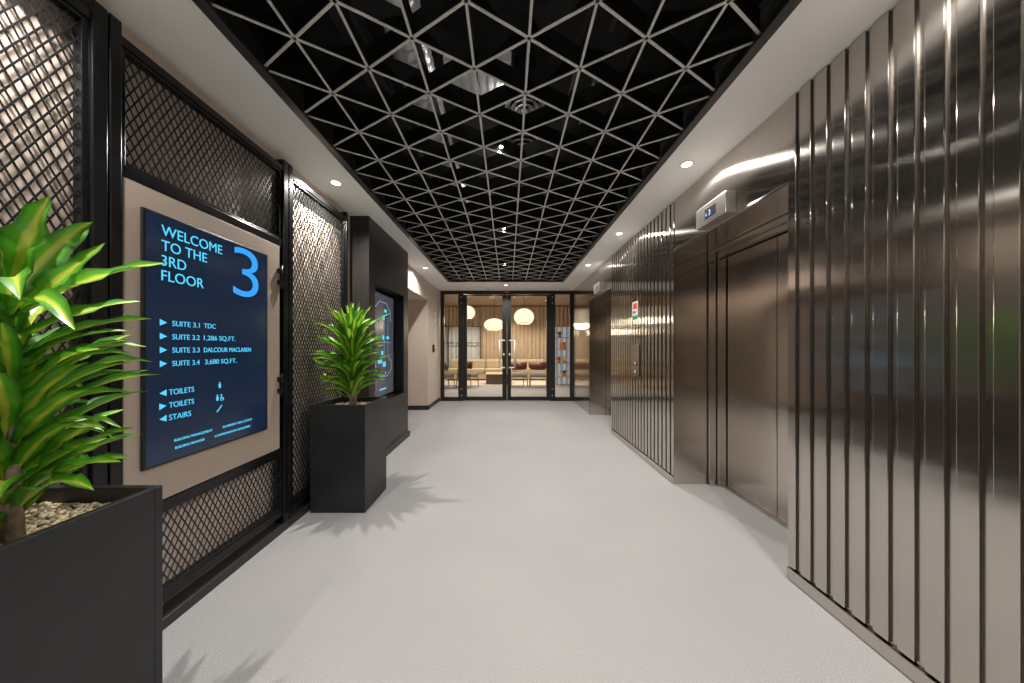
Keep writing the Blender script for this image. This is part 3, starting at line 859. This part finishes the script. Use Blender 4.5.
dracaena(CX, CY, 'near green and yellow striped dracaena, cut off by the left edge', 11, 120, 0.79, 1.30, ex, skip=(15, 85, 0.62), size=0.86)
dracaena(-1.268, 2.54, 'far green and yellow striped dracaena in front of the dark pier', 21, 110, 0.81, 1.31, (
    (( -1.268, 2.54, 1.34), at(326, 305, 2.50), 0.03, 0.05, 0.6),
    (( -1.268, 2.54, 1.31), at(322, 331, 2.50), 0.05, 0.05, 0.5),
    (( -1.268, 2.54, 1.31), at(391, 313, 2.52), 0.03, 0.05, 0.6),
    (( -1.268, 2.54, 1.34), at(360, 301, 2.50), 0.00, 0.05, 1.0),
    (( -1.268, 2.54, 1.34), at(371, 306, 2.56), 0.00, 0.05, 0.9),
    (( -1.268, 2.54, 1.34), at(345, 304, 2.56), 0.00, 0.05, 0.9)), size=1.0)

# ------------------------------------------------------------------ glazed end: doors and sidelights
def px_x(px): return (px-508)*YE/313.0
def px_z(py): return EYE+(348-py)*YE/313.0
FY0, FY1 = YE, YE+0.055
m = MB()
m.box(px_x(440.4), px_x(444.1), FY0, FY1, 0, ZC); m.box(px_x(570), px_x(573), FY0, FY1, 0, ZC)
m.box(px_x(444.1), px_x(570), FY0, FY1, px_z(294.2), ZC)
m.box(px_x(458.2), px_x(463.2), FY0, FY1, 0, px_z(294.2)); m.box(px_x(550.2), px_x(555.2), FY0, FY1, 0, px_z(294.2))
m.box(px_x(444.1), px_x(458.2), FY0, FY1, 0, px_z(397.2)); m.box(px_x(555.2), px_x(570), FY0, FY1, 0, px_z(397.2))
struct('trim_2', m, M['doorframe'])
for nm, a, b in (('window_1', 444.1, 458.2), ('window_2', 555.2, 570)):
    m = MB(); m.box(px_x(a), px_x(b), FY0+0.02, FY0+0.03, px_z(397.2), px_z(294.2)); struct(nm, m, M['glass'])
def door(nm, a, b, g0, g1, hs):
    zt = px_z(294.6); zb = 0.012
    root = bpy.data.objects.new(nm, None); COL.objects.link(root); root.location = (px_x((a+b)/2), YE, 0)
    root['kind'] = 'structure'
    m = MB(); y0, y1 = FY0+0.003, FY1-0.003
    m.box(px_x(a), px_x(g0), y0, y1, zb, zt, 0.002); m.box(px_x(g1), px_x(b), y0, y1, zb, zt, 0.002)
    m.box(px_x(g0), px_x(g1), y0, y1, zb, px_z(396.8)); m.box(px_x(g0), px_x(g1), y0, y1, px_z(295.8), zt)
    fr = m.build('door_frame', M['doorframe'], root); fr['kind'] = 'structure'
    m = MB(); m.box(px_x(g0), px_x(g1), FY0+0.02, FY0+0.03, px_z(396.8), px_z(295.8)); g = m.build('glass_pane', M['glass'], root); g['kind'] = 'structure'
    hx = px_x(499.6 if hs < 0 else 514.6); sx = px_x(504.3 if hs < 0 else 509.7)
    z0, z1, yy = px_z(367.5), px_z(340.5), FY0-0.05
    m = MB()
    for zz in (z0, z1):
        m.tube([(sx, FY0+0.004, zz), (sx, yy-0.017, zz)], 0.017, n=12); m.tube([(sx, yy, zz), (hx, yy, zz)], 0.017, n=12)
    m.tube([(hx, yy, z0-0.016), (hx, yy, z1+0.016)], 0.017, n=12)
    h = m.build('pull_handle', M['chrome'], root); h['kind'] = 'structure'
    kx = px_x(503.8 if hs < 0 else 509.6)
    m = MB(); m.lathe([(0, 0.02), (0.016, 0.02), (0.02, 0.012), (0.02, 0)], n=18)
    for v in m.bm.verts: v.co = Vector((kx+v.co.x, FY0+0.003-v.co.z, px_z(354.5)+v.co.y*1.5))
    k = m.build('lock_knob', M['chrome'], root); k['kind'] = 'structure'
    bxp = px_x(461.4 if hs < 0 else 552.4)
    for py in (297, 303, 389, 395.5):
        m = MB(); m.lathe([(0, 0.006), (0.010, 0.006), (0.012, 0)], n=12)
        for v in m.bm.verts: v.co = Vector((bxp+v.co.x, FY0-v.co.z, px_z(py)+v.co.y))
        q = m.build('pivot_bolt', M['chrome'], root); q['kind'] = 'structure'
door('door_1', 463.3, 506.9, 466.9, 502.3, -1)
door('door_2', 507.2, 550.1, 511.0, 546.6, 1)
t = thing('door_maglock', 'small black lock box with red light above the glazed doors', 'door lock', (px_x(507), YE-0.03, ZC-0.06))
m = MB(); m.box(px_x(503.5), px_x(510.5), YE-0.03, YE-0.0005, ZC-0.062, ZC-0.012, 0.003); m.build('housing', M['bezel'], t)
m = MB(); m.box(px_x(505), px_x(509), YE-0.032, YE-0.03, ZC-0.045, ZC-0.025); m.build('status_light', M['redled'], t)

# small fittings on the left wall by the doors
t = thing('wall_sign', 'small pale plaque on the left wall near the glazed doors', 'sign', (WL, 6.75, 1.9))
m = MB(); m.box(WL+0.0005, WL+0.014, 6.68, 6.84, 1.80, 2.0, 0.003); m.build('plaque', M['sticker'], t)
m = MB(); m.box(WL+0.014, WL+0.016, 6.71, 6.81, 1.86, 1.95); m.build('panel', M['books'], t)
t = thing('entry_reader', 'small black card reader on the left wall below the plaque', 'card reader', (WL, 6.6, 1.23))
m = MB(); m.box(WL+0.0005, WL+0.03, 6.58, 6.68, 1.14, 1.30, 0.006); m.build('casing', M['bezel'], t)
m = MB(); m.lathe([(0, 0.012), (0.018, 0.012), (0.022, 0)], n=16)
for v in m.bm.verts: v.co = Vector((WL+0.03+v.co.z, 6.63+v.co.x, 1.20+v.co.y))
m.build('button', M['plinth'], t)
t = thing('ceiling_sensor', 'flat white sensor on the soffit just before the glazed doors', 'sensor', (-0.4, 7.0, ZC))
m = MB(); m.lathe([(0, -0.035), (0.05, -0.03), (0.06, -0.012), (0.06, -0.0005)], c=(-0.42, 7.05, ZC)); m.build('dome', M['whitering'], t)
m = MB(); m.lathe([(0.0, -0.040), (0.014, -0.038), (0.016, -0.034)], c=(-0.42, 7.05, ZC), n=14); m.build('eye', M['bezel'], t)

# ------------------------------------------------------------------ lounge behind the glass
LYB, LZ = 12.9, 2.95
m = MB(); m.box(-4.2, 3.2, LYB, LYB+0.1, 0, LZ); struct('wall_lounge_back', m, M['loungewall'])
m = MB(); m.box(-4.2, -4.1, YE+0.06, LYB, 0, LZ); m.box(-4.2, WL, YE+0.06, YE+0.1, 0, LZ); struct('wall_lounge_left', m, M['loungewall'])
m = MB(); m.box(2.6, 2.7, YE+0.06, LYB, 0, LZ); m.box(WR, 2.7, YE+0.06, YE+0.1, 0, LZ); m.box(WL, WR, YE+0.056, YE+0.1, ZC, LZ); struct('wall_lounge_right', m, M['loungewall'])
m = MB(); m.box(-4.2, 2.7, YE+0.1, LYB, LZ, LZ+0.1); struct('ceiling_lounge', m, M['loungewall'])
m = MB(); m.box(-3.4, 1.5, 10.2, 12.4, 0.0005, 0.014, 0.004)
tag(m.build('rug', M['rug']), 'pale rug under the sofa in the lounge beyond the glass', 'rug')

def curtain(x0, x1, y, z0, z1, mat, nm, label, cat, p=0.16, amp=0.035):
    m = MB(); n = int((x1-x0)/p*8); cols = []
    for i in range(n+1):
        x = x0+(x1-x0)*i/n; yy = y+amp*math.sin(2*PI*i/8)+0.3*amp*math.sin(i*0.37)
        cols.append((m.bm.verts.new((x, yy, z0)), m.bm.verts.new((x, yy, z1)), m.bm.verts.new((x, yy+0.006, z0)), m.bm.verts.new((x, yy+0.006, z1))))
    for a, b in zip(cols, cols[1:]):
        for q in ((0, 0, 1, 1), (3, 3, 2, 2)):
            f = m.bm.faces.new((a[q[0]], b[q[1]], b[q[2]], a[q[3]])); f.smooth = True
    o = m.build(nm, mat); return tag(o, label, cat)
curtain(-1.12, 2.55, 12.70, 0.02, LZ-0.04, M['curtain'], 'curtain', 'long beige pleated curtain across the back of the lounge', 'curtain')
curtain(-3.6, -1.14, 12.74, 2.12, LZ-0.04, M['curtain'], 'pelmet_curtain', 'short beige pleated curtain above the pale blind', 'curtain')
curtain(-3.6, -1.14, 12.74, 0.02, 2.11, M['sheer'], 'sheer_blind', 'pale grey sheer blind at the back left of the lounge', 'blind', p=0.2, amp=0.02)
t = thing('window_frame_grid', 'thin dark frame bars in front of the pale lounge blind', 'frame', (-2.3, 12.64, 0))
m = MB(); m.box(-3.6, -1.10, 12.62, 12.65, 2.09, 2.12); m.box(-3.6, -1.10, 12.62, 12.65, 1.42, 1.45); m.box(-1.13, -1.10, 12.62, 12.65, 0.02, 2.09)
m.box(-2.42, -2.39, 12.62, 12.65, 0.02, 2.09); m.build('bars', M['doorframe'], t)

# sofa
t = thing('sofa', 'long mustard upholstered sofa along the back of the lounge', 'sofa', (-0.4, 12.1, 0))
m = MB(); m.box(-2.3, 1.45, 11.72, 12.50, 0.06, 0.28, 0.03); m.build('base', M['sofa'], t)
xs = [-2.28, -0.88, 0.30, 1.43]
for a, b in zip(xs, xs[1:]):
    m = MB(); m.box(a+0.01, b-0.01, 11.70, 12.30, 0.28, 0.46, 0.05, 3); m.build('seat_cushion', M['sofa'], t)
    m = MB(); m.box(a+0.01, b-0.01, 12.22, 12.48, 0.44, 0.78, 0.06, 3); m.build('back_cushion', M['sofa'], t)
for x in (-2.2, -0.4, 1.35):
    for y in (11.8, 12.4):
        m = MB(); m.box(x-0.025, x+0.025, y-0.025, y+0.025, 0.014, 0.07); m.build('foot', M['darkwood'], t)
# coffee table
t = thing('coffee_table', 'low dark block coffee table with a pale top before the sofa', 'table', (-0.35, 10.7, 0.014))
m = MB(); m.box(-0.73, 0.05, 10.42, 11.05, 0.015, 0.34, 0.008); m.build('block', M['darkwood'], t)
m = MB(); m.box(-0.75, 0.07, 10.40, 11.07, 0.34, 0.375, 0.006); m.build('table_top', M['sofa'], t)

# lounge chairs
def make_chair(x, y, rz, label):
    t = thing('lounge_chair', label, 'chair', (0, 0, 0), 'brown leather lounge chairs')
    m = MB(); m.box(-0.25, 0.25, -0.26, 0.26, 0.33, 0.45, 0.045, 3); m.build('seat', M['greyfab'], t, loc=(0, 0, 0))
    m = MB(); N = 16; prev = None   # curved leather back, +Y is behind the sitter
    for i in range(N+1):
        a = math.radians(-10+200*i/N)
        c, s = math.cos(a), math.sin(a)
        q = [m.bm.verts.new((c*r*1.0, 0.02+s*r*0.92, z)) for r, z in ((0.255, 0.56), (0.285, 0.56), (0.30, 0.79), (0.272, 0.79))]
        if prev:
            for k in range(4):
                f = m.bm.faces.new((prev[k], prev[(k+1) % 4], q[(k+1) % 4], q[k])); f.smooth = True
        else: m.bm.faces.new(q)
        prev = q
    m.bm.faces.new(prev)
    m.build('backrest', M['leather'], t, loc=(0, 0, 0))
    for sx in (-1, 1):
        for sy in (-1, 1):
            m = MB(); m.tube([(sx*0.245, sy*0.22, 0.34 if sy < 0 else 0.60), (sx*0.25, sy*0.23, 0.30), (sx*0.265, sy*0.25, 0.001)], [0.018, 0.018, 0.012], n=10)
            m.build('leg', M['wood'], t, loc=(0, 0, 0))
    for sx in (-1, 1):
        m = MB(); m.box(sx*0.25-0.014, sx*0.25+0.014, -0.22, 0.22, 0.29, 0.33, 0.004); m.build('side_rail', M['wood'], t, loc=(0, 0, 0))
    t.location = (x, y, 0); t.rotation_euler = (0, 0, rz); return t
ch0 = make_chair(0.95, 9.84, math.radians(172), 'brown leather chair with grey seat, right pane, nearer the right door post')
for x, y, r, lb in ((0.30, 9.88, math.radians(192), 'brown leather chair with grey seat, right pane, nearer the door handles'),
                    (-1.98, 9.7, math.radians(120), 'brown leather chair seen through the left sidelight'),
                    (-1.27, 9.84, math.radians(70), 'brown leather chair half hidden behind the left door post')):
    c = copy_tree(ch0); c.location = (x, y, 0); c.rotation_euler = (0, 0, r); c['label'] = lb

# pendants
def pendant(x, y, z, r, sq, label, first=[]):
    t = thing('pendant_lamp', label, 'pendant lamp', (x, y, z), 'glowing globe pendants in the lounge')
    prof = [(0.03, r*sq)]
    for i in range(1, 15):
        a = PI/2-PI*0.76*i/14
        prof.append((r*math.cos(a), r*sq*math.sin(a)))
    zb = prof[-1][1]; prof += [(prof[-1][0]-0.02, zb), (prof[-1][0]-0.03, zb+0.02)]
    m = MB(); m.lathe(prof, n=36); m.build('shade', M['pendant'], t, loc=(0, 0, 0))
    m = MB(); m.lathe([(prof[-3][0]+0.004, zb-0.012), (prof[-3][0]+0.006, zb+0.004), (prof[-3][0]-0.02, zb+0.004), (prof[-3][0]-0.02, zb-0.012)], n=36); m.build('rim', M['books'], t, loc=(0, 0, 0))
    m = MB(); m.tube([(0, 0, r*sq), (0, 0, LZ-z)], 0.006, n=8); m.lathe([(0.05, LZ-z), (0.05, LZ-z-0.03), (0.0, LZ-z-0.03)], n=18); m.build('cord', M['bezel'], t, loc=(0, 0, 0))
    lamp('POINT', 'pendant_bulb', (0, 0, zb-0.06), 22, color=(1, 0.84, 0.64), parent=t, size=0.12)
pendant(-1.18, 9.0, 2.25, 0.235, 0.85, 'glowing globe pendant at left, half hidden by the door post')
pendant(-0.44, 10.0, 1.97, 0.33, 0.62, 'glowing flattened pendant in the left door pane, lowest of three')
pendant(0.48, 9.4, 2.16, 0.30, 0.86, 'glowing round pendant in the right door pane')

# ceiling fittings of the lounge
t = thing('ceiling_vent', 'square white air vent in the lounge ceiling, right pane', 'air vent', (0.45, 10.6, LZ))
m = MB(); m.box(0.18, 0.62, 9.9, 10.5, LZ-0.03, LZ-0.0005, 0.004); m.build('frame', M['whitering'], t)
m = MB()
for k in range(4): m.box(0.24, 0.56, 9.98+k*0.13, 10.03+k*0.13, LZ-0.036, LZ-0.03)
m.build('slots', M['bezel'], t)
t = thing('ceiling_spot', 'cylindrical spot under a pale ceiling plate in the lounge, left pane', 'spotlight', (-0.55, 9.9, LZ))
m = MB(); m.lathe([(0.09, -0.0005), (0.09, -0.2), (0.08, -0.2), (0.0, -0.17)], c=(-0.5, 9.6, LZ)); m.build('cylinder', M['steelbox'], t)
m = MB(); m.box(-0.86, -0.3, 9.35, 9.85, LZ-0.02, LZ-0.0005); m.build('plate', M['whitering'], t)
for i, (x, y) in enumerate(((-1.0, 8.6), (0.9, 8.6), (-1.6, 11.3), (1.4, 11.3), (0, 11.6))):  # unseen downlights added to light the lounge
    t = thing('added_lounge_downlight', ('added lounge downlight just inside the doors, left', 'added lounge downlight just inside the doors, right', 'added lounge downlight over the left end of the sofa', 'added lounge downlight over the right end of the sofa', 'added lounge downlight over the middle of the sofa')[i], 'downlight', (x, y, LZ), 'added lounge ceiling downlights')
    m = MB(); m.lathe([(0.034, -0.002), (0.04, -0.006), (0.052, -0.0005)], n=24); m.build('trim_ring', M['whitering'], t, loc=(0, 0, 0))
    m = MB(); m.lathe([(0, -0.003), (0.036, -0.003), (0.036, -0.0005)], n=24); m.build('lens', M['lens'], t, loc=(0, 0, 0))
    lamp('SPOT', 'lounge_fill_lamp', (0, 0, -0.02), 180, color=(1, 0.90, 0.77), parent=t, size=0.04, spot=math.radians(130), blend=0.7)

# shelf by the window
m = MB(); m.box(1.50, 2.55, 10.62, 10.64, 0.02, 1.97); wn = tag(m.build('window_3', M['bluepane']), kind='structure')
t = thing('shelf_unit', 'open wooden shelf unit with plants seen in the right sidelight', 'shelf', (1.8, 10.4, 0))
m = MB()
for x in (1.62, 1.78, 1.96):
    for y in (10.24, 10.52): m.box(x-0.012, x+0.012, y-0.012, y+0.012, 0.0005, 1.95)
m.build('uprights', M['wood'], t)
for z in (0.28, 0.72, 1.16, 1.56, 1.93):
    m = MB(); m.box(1.56, 2.06, 10.22, 10.54, z, z+0.022, 0.003); m.build('shelf_board', M['wood'], t)
def leafy(x, y, z, r, seed, label):
    rnd = random.Random(seed)
    t = thing('small_pot_plant', label, 'plant', (x, y, z), 'plants on the lounge shelf')
    m = MB(); m.lathe([(0, 0), (0.045, 0), (0.06, 0.10), (0.052, 0.10), (0.048, 0.08), (0, 0.08)], c=(x, y, z), n=20); m.build('pot', M['copper'], t)
    bm = bmesh.new(); uvl = bm.loops.layers.uv.new('UVMap')
    for i in range(18): arc_leaf(bm, uvl, (x, y, z+0.08), i*2.4, math.radians(rnd.uniform(35, 80)), math.radians(rnd.uniform(-40, 20)), r*rnd.uniform(0.8, 1.2), 0.035, rnd)
    me = bpy.data.meshes.new('foliage'); bm.to_mesh(me); bm.free(); me.materials.append(M['darkleaf'])
    o = bpy.data.objects.new('foliage', me); COL.objects.link(o); o.parent = t; o.matrix_parent_inverse = Matrix.Translation(-t.location)
leafy(1.70, 10.38, 1.5825, 0.17, 1, 'small potted plant on the upper shelf beyond the right sidelight')
leafy(1.68, 10.38, 0.7425, 0.17, 2, 'small potted plant on the middle shelf beyond the right sidelight')
leafy(1.86, 10.38, 0.3025, 0.15, 3, 'small potted plant on the lowest shelf beyond the right sidelight')
m = MB(); m.box(1.72, 1.92, 10.28, 10.48, 1.1825, 1.42, 0.006); tag(m.build('storage_box', M['copper']), 'orange box on the shelf beyond the right sidelight', 'box')
m = MB(); m.lathe([(0, 0), (0.05, 0), (0.075, 0.08), (0.05, 0.17), (0.03, 0.2), (0.036, 0.22), (0.026, 0.22), (0.02, 0.19), (0, 0.18)], c=(1.88, 10.38, 0.7425), n=24)
tag(m.build('vase', M['books']), 'pale vase on the middle shelf beyond the right sidelight', 'vase')

# ------------------------------------------------------------------ camera, world, colour
cd = bpy.data.cameras.new('camera'); cam = bpy.data.objects.new('camera', cd); COL.objects.link(cam)
cam.location = (0, 0, EYE); cam.rotation_euler = (PI/2, 0, 0)
cd.sensor_width = 36; cd.sensor_fit = 'HORIZONTAL'; cd.lens = 313.0/1024*36
cd.shift_x = 4/1024; cd.shift_y = 6.5/1024; cd.clip_start = 0.02
SC.camera = cam
w = bpy.data.worlds.new('world'); SC.world = w; w.use_nodes = True
w.node_tree.nodes['Background'].inputs[0].default_value = (0.5, 0.5, 0.52, 1)
w.node_tree.nodes['Background'].inputs[1].default_value = 0.05
SC.view_settings.view_transform = 'Standard'; SC.view_settings.look = 'None'
SC.view_settings.gamma = 1.0; SC.view_settings.use_curve_mapping = False
SC.view_settings.exposure = -0.02
try:
    SC.cycles.use_denoising = True; SC.cycles.max_bounces = 10; SC.cycles.transparent_max_bounces = 16
    SC.cycles.sample_clamp_indirect = 6
except Exception: pass
